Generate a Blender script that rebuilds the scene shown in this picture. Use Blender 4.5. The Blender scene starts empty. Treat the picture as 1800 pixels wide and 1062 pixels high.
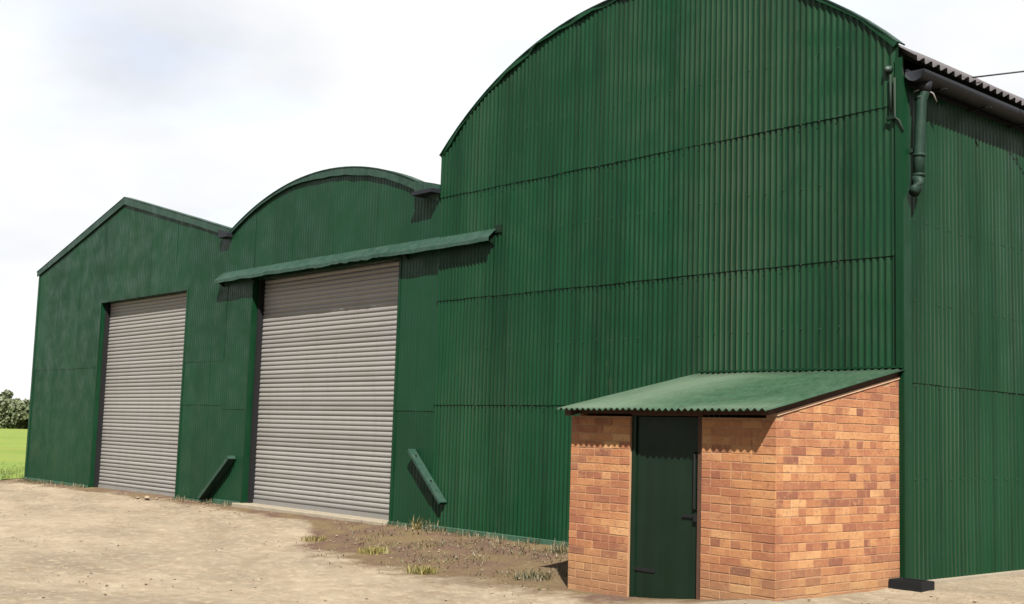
import bpy, math, random
from mathutils import Matrix, Vector
random.seed(7)
R = math.radians
sc = bpy.context.scene
col = sc.collection

# ------------------------------------------------------------------ camera
K = 1.05 / 1.27                      # survey units -> metres
CAM = (7.506 * K, -12.7 * K, 1.584 * K)
cam = bpy.data.cameras.new('camera')
cam.sensor_width = 36.0
cam.lens = 2110.9 / 1800 * 36
cam.clip_end = 3000
camo = bpy.data.objects.new('camera', cam)
col.objects.link(camo)
pit, rol, yaw = R(6.2808), R(1.7422), R(-48.762)
fw = Vector((math.sin(yaw) * math.cos(pit), math.cos(yaw) * math.cos(pit), math.sin(pit)))
rt = Vector((math.cos(yaw), -math.sin(yaw), 0))
up = rt.cross(fw)
r2 = rt * math.cos(rol) + up * math.sin(rol)
u2 = -rt * math.sin(rol) + up * math.cos(rol)
m = Matrix((r2, u2, -fw)).transposed().to_4x4()
m.translation = Vector(CAM)
camo.matrix_world = m
sc.camera = camo

# ------------------------------------------------------------------ light
SUN = Vector((1.27, -1.0, 1.71)).normalized()      # towards the sun
sd = bpy.data.lights.new('sun', 'SUN')
sd.energy = 5.0
sd.angle = R(0.6)
sd.color = (1.0, 0.955, 0.88)
so = bpy.data.objects.new('sun', sd)
so.rotation_euler = SUN.to_track_quat('Z', 'Y').to_euler()
so.location = (20, -20, 30)
col.objects.link(so)

w = bpy.data.worlds.new('World')
sc.world = w
w.use_nodes = True
nt = w.node_tree
nt.nodes.clear()
N = nt.nodes.new
L = nt.links.new
wo = N('ShaderNodeOutputWorld'); bg = N('ShaderNodeBackground')
bg.inputs['Strength'].default_value = 0.1
sky = N('ShaderNodeTexSky')
sky.sky_type = 'NISHITA'; sky.sun_disc = False
sky.sun_elevation = math.asin(SUN.z)
sky.sun_rotation = math.atan2(SUN.x, SUN.y)
tc = N('ShaderNodeTexCoord')
sx = N('ShaderNodeSeparateXYZ'); L(tc.outputs['Generated'], sx.inputs[0])
# project the view direction on a cloud deck so that clouds flatten towards the horizon
ad = N('ShaderNodeMath'); ad.operation = 'ADD'; ad.inputs[1].default_value = 0.22; ad.use_clamp = False
ab = N('ShaderNodeMath'); ab.operation = 'ABSOLUTE'; L(sx.outputs[2], ab.inputs[0]); L(ab.outputs[0], ad.inputs[0])
dv = N('ShaderNodeVectorMath'); dv.operation = 'DIVIDE'
cb = N('ShaderNodeCombineXYZ')
for i in range(3): L(ad.outputs[0], cb.inputs[i])
L(tc.outputs['Generated'], dv.inputs[0]); L(cb.outputs[0], dv.inputs[1])
mp = N('ShaderNodeMapping'); mp.inputs['Location'].default_value = (3.1, 1.7, 0.4)
L(dv.outputs[0], mp.inputs[0])
n1 = N('ShaderNodeTexNoise'); n1.inputs['Scale'].default_value = 1.7; n1.inputs['Detail'].default_value = 7; n1.inputs['Roughness'].default_value = 0.52
L(mp.outputs[0], n1.inputs['Vector'])
cr = N('ShaderNodeValToRGB')          # cloud cover
cr.color_ramp.elements[0].position = 0.30; cr.color_ramp.elements[0].color = (0.8,) * 3 + (1,)
cr.color_ramp.elements[1].position = 0.47; cr.color_ramp.elements[1].color = (1, 1, 1, 1)
L(n1.outputs['Fac'], cr.inputs[0])
n2 = N('ShaderNodeTexNoise'); n2.inputs['Scale'].default_value = 1.15; n2.inputs['Detail'].default_value = 6; n2.inputs['Roughness'].default_value = 0.5
mp2 = N('ShaderNodeMapping'); mp2.inputs['Location'].default_value = (7.3, 2.2, 1.4)
L(dv.outputs[0], mp2.inputs[0]); L(mp2.outputs[0], n2.inputs['Vector'])
c2 = N('ShaderNodeValToRGB')          # sunlit tops and grey undersides of the clouds
c2.color_ramp.elements[0].position = 0.34; c2.color_ramp.elements[0].color = (2.45, 2.50, 2.60, 1)
c2.color_ramp.elements[1].position = 0.50; c2.color_ramp.elements[1].color = (2.78, 2.78, 2.78, 1)
L(n2.outputs['Fac'], c2.inputs[0])
cc_ = fw + r2 * ((300 - 900) / 2110.9) + u2 * (-(95 - 531) / 2110.9); cc_.normalize()
cdir = cc_ / (abs(cc_.z) + 0.22)
sb = N('ShaderNodeVectorMath'); sb.operation = 'SUBTRACT'; sb.inputs[1].default_value = cdir; L(dv.outputs[0], sb.inputs[0])
wn = N('ShaderNodeTexNoise'); wn.inputs['Scale'].default_value = 3.0; wn.inputs['Detail'].default_value = 6; L(dv.outputs[0], wn.inputs['Vector'])
wv = N('ShaderNodeVectorMath'); wv.operation = 'MULTIPLY_ADD'; wv.inputs[1].default_value = (0.5, 0.5, 0.5); L(wn.outputs['Color'], wv.inputs[0]); L(sb.outputs[0], wv.inputs[2])
w2 = N('ShaderNodeVectorMath'); w2.operation = 'SUBTRACT'; w2.inputs[1].default_value = (0.25, 0.25, 0.25); L(wv.outputs[0], w2.inputs[0])
ln = N('ShaderNodeVectorMath'); ln.operation = 'LENGTH'; L(w2.outputs[0], ln.inputs[0])
c3 = N('ShaderNodeValToRGB'); c3.color_ramp.elements[0].position = 0.04; c3.color_ramp.elements[0].color = (0.78, 0.81, 0.87, 1)
c3.color_ramp.elements[1].position = 0.30; c3.color_ramp.elements[1].color = (1, 1, 1, 1); L(ln.outputs['Value'], c3.inputs[0])
ml = N('ShaderNodeMixRGB'); ml.blend_type = 'MULTIPLY'; ml.inputs[0].default_value = 1; L(c2.outputs[0], ml.inputs[1]); L(c3.outputs[0], ml.inputs[2]); c2 = ml
mx = N('ShaderNodeMixRGB'); L(cr.outputs[0], mx.inputs[0]); L(sky.outputs[0], mx.inputs[1]); L(c2.outputs[0], mx.inputs[2])
L(mx.outputs[0], bg.inputs[0]); L(bg.outputs[0], wo.inputs[0])

sc.view_settings.view_transform = 'Standard'
sc.view_settings.look = 'None'
sc.view_settings.gamma = 1
sc.view_settings.exposure = 1.9
sc.view_settings.use_curve_mapping = False

# ------------------------------------------------------------------ materials
def mat(name):
    mt = bpy.data.materials.new(name); mt.use_nodes = True
    t = mt.node_tree; b = t.nodes['Principled BSDF']
    return mt, t, b
def noise(t, scale, detail=4, vec=None, rough=0.55):
    n = t.nodes.new('ShaderNodeTexNoise')
    n.inputs['Scale'].default_value = scale; n.inputs['Detail'].default_value = detail; n.inputs['Roughness'].default_value = rough
    if vec: t.links.new(vec, n.inputs['Vector'])
    return n.outputs['Fac']
def pos(t, scale=(1, 1, 1), loc=(0, 0, 0)):
    g = t.nodes.new('ShaderNodeNewGeometry'); mpn = t.nodes.new('ShaderNodeMapping')
    mpn.inputs['Scale'].default_value = scale; mpn.inputs['Location'].default_value = loc
    t.links.new(g.outputs['Position'], mpn.inputs[0]); return mpn.outputs[0]
def ramp(t, fac, *stops):
    r = t.nodes.new('ShaderNodeValToRGB'); e = r.color_ramp.elements
    while len(e) < len(stops): e.new(0.5)
    for el, (p, c) in zip(e, stops):
        el.position = p; el.color = (c if hasattr(c, '__len__') else (c, c, c)) + (1,) if hasattr(c, '__len__') else (c, c, c, 1)
    t.links.new(fac, r.inputs[0]); return r.outputs[0]
def mix(t, fac, a, b, kind='MIX'):
    n = t.nodes.new('ShaderNodeMixRGB'); n.blend_type = kind
    for i, v in ((0, fac), (1, a), (2, b)):
        if hasattr(v, 'is_linked') or isinstance(v, bpy.types.NodeSocket): t.links.new(v, n.inputs[i])
        elif i == 0: n.inputs[0].default_value = v
        else: n.inputs[i].default_value = tuple(v) + (1,)
    return n.outputs[0]
def math_(t, op, a, b=0.0, clamp=False):
    n = t.nodes.new('ShaderNodeMath'); n.operation = op; n.use_clamp = clamp
    for i, v in ((0, a), (1, b)):
        if isinstance(v, bpy.types.NodeSocket): t.links.new(v, n.inputs[i])
        else: n.inputs[i].default_value = v
    return n.outputs[0]
def bump(t, b, h, strength=0.3, dist=0.01):
    n = t.nodes.new('ShaderNodeBump'); n.inputs['Strength'].default_value = strength; n.inputs['Distance'].default_value = dist
    t.links.new(h, n.inputs['Height']); t.links.new(n.outputs[0], b.inputs['Normal'])
def objrand(t):
    return t.nodes.new('ShaderNodeObjectInfo').outputs['Random']

def green_paint(name, base, worn_highlight, rough=0.42, wear_highlight=0.5, streak=1.0, chalk=0.0):
    mt, t, b = mat(name)
    c = mix(t, ramp(t, noise(t, 0.55, 5, pos(t)), (0.35, 0.0), (0.7, 1.0)), base, tuple(v * k for v, k in zip(base, (1.35, 1.22, 1.30))))
    c = mix(t, 1.0, c, ramp(t, objrand(t), (0, 0.91), (1, 1.09)), 'MULTIPLY')
    st = noise(t, 1.0, 5, pos(t, (4.5, 4.5, 0.16)), 0.7)
    c = mix(t, math_(t, 'MULTIPLY', ramp(t, st, (0.47, 0.0), (0.64, 1.0)), 0.6 * streak), c, tuple(v * 0.48 for v in base))
    fd = ramp(t, noise(t, 1.0, 6, pos(t, (0.9, 0.9, 0.35), (9, 4, 6)), 0.62), (0.52, 0.0), (0.68, 1.0))
    c = mix(t, math_(t, 'MULTIPLY', fd, 0.3 * streak), c, tuple(v * k for v, k in zip(base, (1.5, 1.4, 1.5))))
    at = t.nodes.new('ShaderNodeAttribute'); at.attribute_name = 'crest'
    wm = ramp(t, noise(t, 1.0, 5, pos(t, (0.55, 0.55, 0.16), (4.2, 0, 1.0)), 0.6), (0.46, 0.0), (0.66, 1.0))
    # a band of sheets near the shed end where paint is off the crests and their highlights are painted pale
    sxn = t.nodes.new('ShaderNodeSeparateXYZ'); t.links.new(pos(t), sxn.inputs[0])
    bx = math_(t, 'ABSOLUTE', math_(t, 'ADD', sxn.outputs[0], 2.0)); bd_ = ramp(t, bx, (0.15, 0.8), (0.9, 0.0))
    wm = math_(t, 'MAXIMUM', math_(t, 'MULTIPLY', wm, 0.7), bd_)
    wf = math_(t, 'MULTIPLY', math_(t, 'MULTIPLY', at.outputs['Fac'], wm), wear_highlight)
    c = mix(t, wf, c, worn_highlight)  # pale crest tone covers bared paint and specular highlights put into the colour
    rs = ramp(t, noise(t, 1.0, 6, pos(t, (3, 3, 0.7), (1, 2, 3)), 0.7), (0.66, 0.0), (0.74, 1.0))
    c = mix(t, math_(t, 'MULTIPLY', rs, 0.35 * streak), c, (0.035, 0.03, 0.018))
    if chalk:
        c = mix(t, math_(t, 'MULTIPLY', ramp(t, noise(t, 9, 6, pos(t), 0.7), (0.4, 0.0), (0.65, 1.0)), chalk), c, worn_highlight)
    t.links.new(c, b.inputs['Base Color'])
    rr = ramp(t, noise(t, 2.5, 4, pos(t)), (0.35, rough - 0.16), (0.65, rough + 0.16))
    t.links.new(rr, b.inputs['Roughness'])
    b.inputs['Specular IOR Level'].default_value = 0.11
    bump(t, b, noise(t, 38, 4, pos(t)), 0.12, 0.004)
    return mt
M = {}
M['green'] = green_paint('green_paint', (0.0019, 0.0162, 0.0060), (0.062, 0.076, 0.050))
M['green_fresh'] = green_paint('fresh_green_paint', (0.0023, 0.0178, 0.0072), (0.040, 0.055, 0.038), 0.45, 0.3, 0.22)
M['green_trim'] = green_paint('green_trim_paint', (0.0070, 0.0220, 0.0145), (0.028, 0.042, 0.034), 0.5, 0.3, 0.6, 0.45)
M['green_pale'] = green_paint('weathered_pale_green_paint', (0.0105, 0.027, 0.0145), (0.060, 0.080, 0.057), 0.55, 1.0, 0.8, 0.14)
M['green_door'] = green_paint('dark_green_door_paint', (0.0030, 0.0090, 0.0045), (0.012, 0.0176, 0.0112), 0.45, 0, 0.7)
M['green_pipe'] = green_paint('green_pipe_paint', (0.0030, 0.0115, 0.0072), (0.03, 0.045, 0.034), 0.6, 0, 1.0, 0.2)

def simple(name, c, rough=0.6, metal=0.0, var=0.25, scale=6, bmp=0.2):
    mt, t, b = mat(name)
    cc = mix(t, noise(t, scale, 5, pos(t)), tuple(v * (1 - var) for v in c), tuple(v * (1 + var) for v in c))
    t.links.new(cc, b.inputs['Base Color'])
    b.inputs['Roughness'].default_value = rough; b.inputs['Metallic'].default_value = metal; b.inputs['Specular IOR Level'].default_value = 0.15
    bump(t, b, noise(t, scale * 8, 4, pos(t)), bmp, 0.004)
    return mt
M['dark_roof'] = simple('old_grey_roof_sheet', (0.050, 0.047, 0.050), 0.9, 0, 0.4, 4)
M['gutter'] = simple('dark_gutter', (0.0065, 0.0075, 0.0095), 0.55, 0, 0.3)
M['black'] = simple('black_steel', (0.004, 0.0042, 0.0045), 0.85, 0, 0.2)
M['cable'] = simple('cable_sheath', (0.016, 0.016, 0.016), 0.6)
M['backing'] = simple('dark_steel_framing', (0.0096, 0.016, 0.0112), 0.8)
M['concrete'] = simple('pale_concrete', (0.14, 0.12, 0.09), 0.9, 0, 0.3, 9)
M['plinth'] = simple('painted_plinth', (0.0176, 0.044, 0.0272), 0.9, 0, 0.6, 14, 0.6)
M['timber'] = simple('pale_timber', (0.24, 0.152, 0.1), 0.8, 0, 0.25, 12)
M['dark_timber'] = simple('dark_timber', (0.04, 0.02, 0.0128), 0.8, 0, 0.3, 12)
M['stone'] = simple('pale_stone', (0.125, 0.098, 0.070), 0.9, 0, 0.35, 5, 0.5)
M['bark'] = simple('bark', (0.048, 0.036, 0.024), 0.9, 0, 0.4, 8, 0.6)
M['glass'] = simple('lamp_glass', (0.045, 0.06, 0.05), 0.5, 0, 0.05)

# roller shutter slats: grey coated steel with grime
mt, t, b = mat('shutter_slat')
c = mix(t, ramp(t, objrand(t), (0, 0.0), (1, 1.0)), (0.106, 0.102, 0.094), (0.144, 0.139, 0.129))
c = mix(t, math_(t, 'MULTIPLY', ramp(t, noise(t, 1.4, 5, pos(t)), (0.40, 0.0), (0.72, 1.0)), 0.45), c, (0.132, 0.128, 0.132))
c = mix(t, math_(t, 'MULTIPLY', ramp(t, noise(t, 1, 6, pos(t, (5, 5, 0.8)), 0.7), (0.5, 0.0), (0.75, 1.0)), 0.35), c, (0.08, 0.072, 0.056))
t.links.new(c, b.inputs['Base Color']); b.inputs['Roughness'].default_value = 0.45; b.inputs['Metallic'].default_value = 0.15
bump(t, b, noise(t, 30, 4, pos(t)), 0.1, 0.003)
M['slat'] = mt

# bricks
mt, t, b = mat('brick')
geo = t.nodes.new('ShaderNodeNewGeometry')
rv = math_(t, 'FRACT', math_(t, 'ADD', math_(t, 'MULTIPLY', objrand(t), 7.13), geo.outputs['Random Per Island']))
c = ramp(t, rv, (0.0, (0.085, 0.025, 0.011)), (0.18, (0.130, 0.042, 0.016)), (0.4, (0.164, 0.058, 0.020)), (0.62, (0.186, 0.074, 0.025)), (0.84, (0.208, 0.094, 0.033)), (1.0, (0.25, 0.135, 0.056)))
c = mix(t, math_(t, 'MULTIPLY', ramp(t, noise(t, 1.3, 5, pos(t, (1, 1, 1.6), (2, 5, 1))), (0.44, 0.0), (0.60, 1.0)), 0.5), c, (0.209, 0.0918, 0.032))
c = mix(t, math_(t, 'MULTIPLY', ramp(t, noise(t, 11, 6, pos(t), 0.75), (0.52, 0.0), (0.66, 1.0)), 0.5), c, (0.252, 0.128, 0.056))
c = mix(t, math_(t, 'MULTIPLY', ramp(t, noise(t, 24, 6, pos(t), 0.75), (0.53, 0.0), (0.66, 1.0)), 0.6), c, (0.0779, 0.0238, 0.0112))
c = mix(t, math_(t, 'MULTIPLY', ramp(t, noise(t, 1.5, 4, pos(t, (1, 1, 1.3), (3.13, 0.935, 5.76))), (0.46, 0.0), (0.58, 1.0)), 0.5), c, (0.119, 0.0357, 0.0144))
dn = t.nodes.new('ShaderNodeSeparateXYZ'); t.links.new(pos(t), dn.inputs[0])
dmp = math_(t, 'ADD', dn.outputs[2], math_(t, 'MULTIPLY', math_(t, 'SUBTRACT', noise(t, 3.0, 5, pos(t), 0.7), 0.5), 0.5))
c = mix(t, math_(t, 'MULTIPLY', ramp(t, dmp, (0.0, 1.0), (0.32, 0.0)), 0.35), c, (0.105, 0.072, 0.030))
t.links.new(c, b.inputs['Base Color']); b.inputs['Roughness'].default_value = 0.9
bump(t, b, noise(t, 40, 7, pos(t), 0.75), 0.8, 0.008)
M['brick'] = mt
mt, t, b = mat('mortar')
c = mix(t, noise(t, 5, 6, pos(t), 0.7), (0.115, 0.053, 0.024), (0.225, 0.130, 0.068))
t.links.new(c, b.inputs['Base Color']); b.inputs['Roughness'].default_value = 0.95
bump(t, b, noise(t, 70, 5, pos(t), 0.7), 0.6, 0.005)
M['mortar'] = mt

# yard: trodden pale earth with wheel streaks, brown damp soil with weeds by the large barn
mt, t, b = mat('trodden_earth')
P = pos(t)
st = noise(t, 1, 6, pos(t, (0.55, 1.1, 1), (0, 0, 0)), 0.6)
c = mix(t, ramp(t, st, (0.33, 0.0), (0.66, 1.0)), (0.106, 0.085, 0.061), (0.172, 0.142, 0.102))
c = mix(t, math_(t, 'MULTIPLY', ramp(t, noise(t, 3.2, 8, P, 0.68), (0.44, 0.0), (0.66, 1.0)), 0.5), c, (0.1, 0.0704, 0.0424))
c = mix(t, math_(t, 'MULTIPLY', ramp(t, noise(t, 9, 7, pos(t, (0.7, 1, 1)), 0.75), (0.50, 0.0), (0.64, 1.0)), 0.6), c, (0.225, 0.186, 0.132))
c = mix(t, math_(t, 'MULTIPLY', ramp(t, noise(t, 26, 7, P, 0.8), (0.54, 0.0), (0.66, 1.0)), 0.7), c, (0.072, 0.0512, 0.032))
va = t.nodes.new('ShaderNodeAttribute'); va.attribute_name = 'soil'
sm = math_(t, 'ADD', va.outputs['Fac'], math_(t, 'MULTIPLY', math_(t, 'SUBTRACT', noise(t, 1.6, 8, P, 0.68), 0.5), 1.3))
sm = ramp(t, sm, (0.32, 0.0), (0.62, 1.0))
soil = mix(t, ramp(t, noise(t, 2.4, 6, P, 0.65), (0.38, 0.0), (0.62, 1.0)), (0.046, 0.0245, 0.0185), (0.066, 0.046, 0.020))
soil = mix(t, math_(t, 'MULTIPLY', ramp(t, noise(t, 24, 6, P, 0.75), (0.5, 0.0), (0.68, 1.0)), 0.55), soil, (0.116, 0.08, 0.048))
c = mix(t, math_(t, 'MULTIPLY', sm, 0.93), c, soil)
t.links.new(c, b.inputs['Base Color']); b.inputs['Roughness'].default_value = 0.95
b.inputs['Specular IOR Level'].default_value = 0.15
hh = math_(t, 'ADD', noise(t, 9, 8, P, 0.7), math_(t, 'MULTIPLY', noise(t, 60, 4, P, 0.7), 0.5))
bump(t, b, hh, 0.75, 0.03)
M['earth'] = mt

mt, t, b = mat('meadow')
P = pos(t)
c = mix(t, ramp(t, noise(t, 0.06, 5, P), (0.35, 0.0), (0.65, 1.0)), (0.06, 0.1, 0.0112), (0.08, 0.124, 0.0176))
c = mix(t, math_(t, 'MULTIPLY', ramp(t, noise(t, 1, 6, pos(t, (0.35, 0.12, 1)), 0.7), (0.40, 0.0), (0.62, 1.0)), 0.7), c, (0.115, 0.115, 0.02))
c = mix(t, math_(t, 'MULTIPLY', ramp(t, noise(t, 2.5, 6, P, 0.7), (0.5, 0.0), (0.7, 1.0)), 0.5), c, (0.04, 0.072, 0.0072))
t.links.new(c, b.inputs['Base Color']); b.inputs['Roughness'].default_value = 0.9; b.inputs['Specular IOR Level'].default_value = 0.2
bump(t, b, noise(t, 5, 6, P, 0.7), 0.8, 0.08)
M['meadow'] = mt

def leafmat(name, a, bb):
    mt, t, b = mat(name)
    g = t.nodes.new('ShaderNodeNewGeometry')
    c = mix(t, g.outputs['Random Per Island'], a, bb)
    t.links.new(c, b.inputs['Base Color']); b.inputs['Roughness'].default_value = 0.6
    tr = t.nodes.new('ShaderNodeBsdfTranslucent'); t.links.new(c, tr.inputs[0])
    ms = t.nodes.new('ShaderNodeMixShader'); ms.inputs[0].default_value = 0.25
    out = [n for n in t.nodes if n.type == 'OUTPUT_MATERIAL'][0]
    t.links.new(b.outputs[0], ms.inputs[1]); t.links.new(tr.outputs[0], ms.inputs[2]); t.links.new(ms.outputs[0], out.inputs[0])
    return mt
M['leaf'] = leafmat('tree_leaf', (0.038, 0.052, 0.022), (0.080, 0.092, 0.045))
M['leaf_dark'] = leafmat('hedgerow_leaf', (0.034, 0.048, 0.018), (0.070, 0.084, 0.034))
M['weed'] = leafmat('weed_leaf', (0.07, 0.065, 0.012), (0.15, 0.12, 0.028))
M['weed_dry'] = leafmat('dry_weed_leaf', (0.088, 0.068, 0.0176), (0.144, 0.112, 0.04))
M['moss'] = leafmat('low_weed_leaf', (0.036, 0.036, 0.0144), (0.088, 0.068, 0.0304))
M['grass'] = leafmat('grass_blade', (0.044, 0.076, 0.0096), (0.088, 0.112, 0.024))

# ------------------------------------------------------------------ helpers
WO = {}                                              # world origin of every object (no rotations on parents)
def link(o, parent=None, origin=(0, 0, 0)):
    col.objects.link(o)
    origin = Vector(origin); WO[o.name] = origin
    if parent: o.parent = parent; o.location = origin - WO[parent.name]
    else: o.location = origin
    return o
def tag(o, label=None, cat=None, group=None, kind=None):
    for k, v in (('label', label), ('category', cat), ('group', group), ('kind', kind)):
        if v: o[k] = v
    return o
def thing(name, label, cat, loc, group=None):
    return tag(link(bpy.data.objects.new(name, None), None, loc), label, cat, group)
def mesh_obj(name, V, F, material, parent=None, smooth=False, origin=None, attr=None):
    if origin is None:
        xs, ys, zs = zip(*V)
        origin = ((min(xs) + max(xs)) / 2, (min(ys) + max(ys)) / 2, min(zs))
    ox, oy, oz = origin
    me = bpy.data.meshes.new(name)
    me.from_pydata([(x - ox, y - oy, z - oz) for x, y, z in V], [], F)
    if smooth: me.polygons.foreach_set('use_smooth', [True] * len(me.polygons))
    for nm, vals in (attr or {}).items():
        a = me.attributes.new(nm, 'FLOAT', 'POINT'); a.data.foreach_set('value', vals)
    me.materials.append(M[material]); me.update()
    return link(bpy.data.objects.new(name, me), parent, origin)
class MB:
    def __init__(s): s.V = []; s.F = []
    def add(s, V, F):
        n = len(s.V); s.V += [tuple(v) for v in V]; s.F += [tuple(i + n for i in f) for f in F]; return s
    def box(s, x0, x1, y0, y1, z0, z1, top=None):
        z = top or (lambda x, y: z1)
        V = [(x0, y0, z0), (x1, y0, z0), (x1, y1, z0), (x0, y1, z0), (x0, y0, z(x0, y0)), (x1, y0, z(x1, y0)), (x1, y1, z(x1, y1)), (x0, y1, z(x0, y1))]
        return s.add(V, [(3, 2, 1, 0), (4, 5, 6, 7), (0, 1, 5, 4), (1, 2, 6, 5), (2, 3, 7, 6), (3, 0, 4, 7)])
    def tube(s, pts, r, n=10, caps=True):
        pts = [Vector(p) for p in pts]; rs = r if hasattr(r, '__len__') else [r] * len(pts); rings = []
        for i, p in enumerate(pts):
            d = (pts[min(i + 1, len(pts) - 1)] - pts[max(i - 1, 0)]).normalized()
            a = d.cross(Vector((0, 0, 1)) if abs(d.z) < 0.9 else Vector((1, 0, 0))).normalized(); bb = d.cross(a)
            rings.append([p + (a * math.cos(2 * math.pi * k / n) + bb * math.sin(2 * math.pi * k / n)) * rs[i] for k in range(n)])
        V = [v for rg in rings for v in rg]
        F = [(i * n + k, i * n + (k + 1) % n, (i + 1) * n + (k + 1) % n, (i + 1) * n + k) for i in range(len(pts) - 1) for k in range(n)]
        if caps: F += [tuple(range(n - 1, -1, -1)), tuple((len(pts) - 1) * n + k for k in range(n))]
        return s.add(V, F)
    def obj(s, name, material, parent=None, smooth=False, origin=None):
        return mesh_obj(name, s.V, s.F, material, parent, smooth, origin)
def copy_to(src, parent, origin):
    o = src.copy(); col.objects.link(o); o.parent = parent; WO[o.name] = Vector(origin)
    o.location = Vector(origin) - (WO[parent.name] if parent else Vector()); return o
def bevel(o, wd=0.006, seg=1):
    md = o.modifiers.new('bevel', 'BEVEL'); md.width = wd; md.segments = seg; return o

# ------------------------------------------------------------------ survey of the site (metres)
X0, XV1, XV2, X3 = -28.05 * K, -16.5 * K, -8.9 * K, 0.0      # wall lines of the three barns
XAP, ZAP, ZEV = -22.28 * K, 7.33 * K, 5.9 * K
C2 = (-12.815 * K, -1.728 * K, 8.39 * K)
C3 = (-4.448 * K, 1.723 * K, 6.423 * K)
D1 = (-23.40 * K, -18.47 * K, 4.70 * K)                      # shutters: left, right, top
D2 = (-15.38 * K, -10.08 * K, 4.70 * K)
DEPTH = 15.0
def arch(c): return lambda x: c[1] + math.sqrt(max(c[2] ** 2 - (x - c[0]) ** 2, 0))
def gable(x): return ZEV + (ZAP - ZEV) * (1 - abs(x - XAP) / (XAP - X0))
a2, a3 = arch(C2), arch(C3)
def sstep(a, b_, v):
    v = min(max((v - a) / (b_ - a), 0), 1); return v * v * (3 - 2 * v)
def gz(x, y):                                                # ground level
    z = 0.0062 * max(min(x, 0), -30) * K
    a = 0.125 * sstep(0.1, -1.7, x) * sstep(-40, -20, x)
    d = max(-y, 0)
    z -= a * 3.2 * (1 - math.exp(-d / 3.2))
    z -= 0.03 * sstep(-2, -10, y) * sstep(-1, 4, x) * 3
    return z

# ------------------------------------------------------------------ ground, meadow
def axis(stops):
    out = []
    for (a, b_, n) in stops: out += [a + (b_ - a) * i / n for i in range(n)]
    return out + [stops[-1][1]]
gx = axis([(-1200, -120, 14), (-120, -32, 14), (-32, -14, 46), (-14, 4, 150), (4, 14, 30), (14, 500, 10)])
gy = axis([(-400, -30, 8), (-30, -12, 18), (-12, 0.6, 130), (0.6, 4, 16), (4, 40, 12), (40, 1400, 14)])
from mathutils import noise as mn
V = []; soil = []
for y in gy:
    for x in gx:
        h = gz(x, y)
        if -34 < x < 14 and -30 < y < 6:
            near = sstep(-0.02, -0.5, y) if x < 0.2 else 1.0
            h += 0.030 * mn.noise((x * 0.5, y * 0.8, 0.3)) * near + 0.012 * mn.noise((x * 2.1, y * 2.6, 4.0)) + 0.006 * mn.noise((x * 6.1, y * 6.6, 9.0))
        V.append((x, y, h))
        # damp brown soil along the wall of the large barn and a thin strip by the others
        wd = 0.5 + 2.05 * sstep(-10.2, -6.6, x)
        s = sstep(-wd * 1.35, -wd * 0.5, y) * (0.9 if x > -11 else 0.66)
        if x > -0.3: s = 0.12
        s = max(s, 0.55 * sstep(-21.3, -22.2, x - 0.9 * y))
        soil.append(s)
nx = len(gx)
F = [(j * nx + i, j * nx + i + 1, (j + 1) * nx + i + 1, (j + 1) * nx + i) for j in range(len(gy) - 1) for i in range(nx - 1)]
tag(mesh_obj('ground', V, F, 'earth', None, True, (0, 0, 0), {'soil': soil}), kind='structure')

# meadow: a sheet over the ground west of the yard, ragged towards it
XE, YE = -28.2 * K, -0.05
edge = []
for i in range(90):
    s = i / 89
    px, py = XE - 0.55 - 40 * s ** 1.6, YE - 0.45 - 30 * s ** 1.6
    j = 0.22 * mn.noise((i * 0.9, 0, 0)) + 0.12 * mn.noise((i * 2.7, 3, 0))
    edge.append((px + j * 0.6, py - j * 0.8))
edge = [(XE - 0.3, 60.0), (XE - 0.28, 20.0), (XE - 0.25, 4.0), (XE - 0.28, 1.0), (XE - 0.36, 0.1)] + edge
V = []; F = []
steps = [0, 0.6, 1.5, 3, 6, 12, 25, 50, 100, 200, 400, 800]
for k, d in enumerate(steps):
    for (x, y) in edge:
        t_ = d / 800
        xx = x - d; yy = y + (d * 0.55 if y < 10 else d * 1.2)
        V.append((xx, yy, gz(xx, yy) + (0.02 if k == 0 else 0.06) + 0.03 * mn.noise((xx * .3, yy * .3, 2)) * (k > 0)))
ne = len(edge)
for k in range(len(steps) - 1):
    for i in range(ne - 1): F.append((k * ne + i, (k + 1) * ne + i, (k + 1) * ne + i + 1, k * ne + i + 1))
tag(mesh_obj('meadow', V, [f[::-1] for f in F], 'meadow', None, True, (XE - 20, 0, 0)), kind='structure')

def blades(spots, hmin, hmax, wd, lean=0.6, seg=2):
    mb = MB()
    for (x, y, z) in spots:
        a = random.uniform(0, 6.283); h = random.uniform(hmin, hmax); ln = random.uniform(0.1, lean) * h
        dx, dy = math.cos(a), math.sin(a); w_ = wd * random.uniform(0.6, 1.3)
        px, py = -dy * w_, dx * w_
        V = [(x - px, y - py, z), (x + px, y + py, z), (x + dx * ln * 0.4 + px * 0.7, y + dy * ln * 0.4 + py * 0.7, z + h * 0.6), (x + dx * ln * 0.4 - px * 0.7, y + dy * ln * 0.4 - py * 0.7, z + h * 0.6), (x + dx * ln, y + dy * ln, z + h)]
        mb.add(V, [(0, 1, 2, 3), (3, 2, 4)])
    return mb
sp = []
for i in range(9000):
    s = random.random() ** 1.5; k = min(int(s * 88), 87) + 5
    ex, ey = edge[k]; d = random.random() ** 2 * 9
    x, y = ex - d + random.uniform(-.3, .3), ey + d * 0.55 + random.uniform(-.3, .3)
    sp.append((x, y, gz(x, y) + 0.01))
for i in range(2500):
    y = random.uniform(0, 8); sp.append((XE - 0.25 - random.random() ** 2 * 2, y, gz(XE, y)))
tag(blades(sp, 0.03, 0.13, 0.008).obj('long_grass', 'grass'), 'long green grass along the near edge of the meadow', 'grass', kind='stuff')

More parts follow.
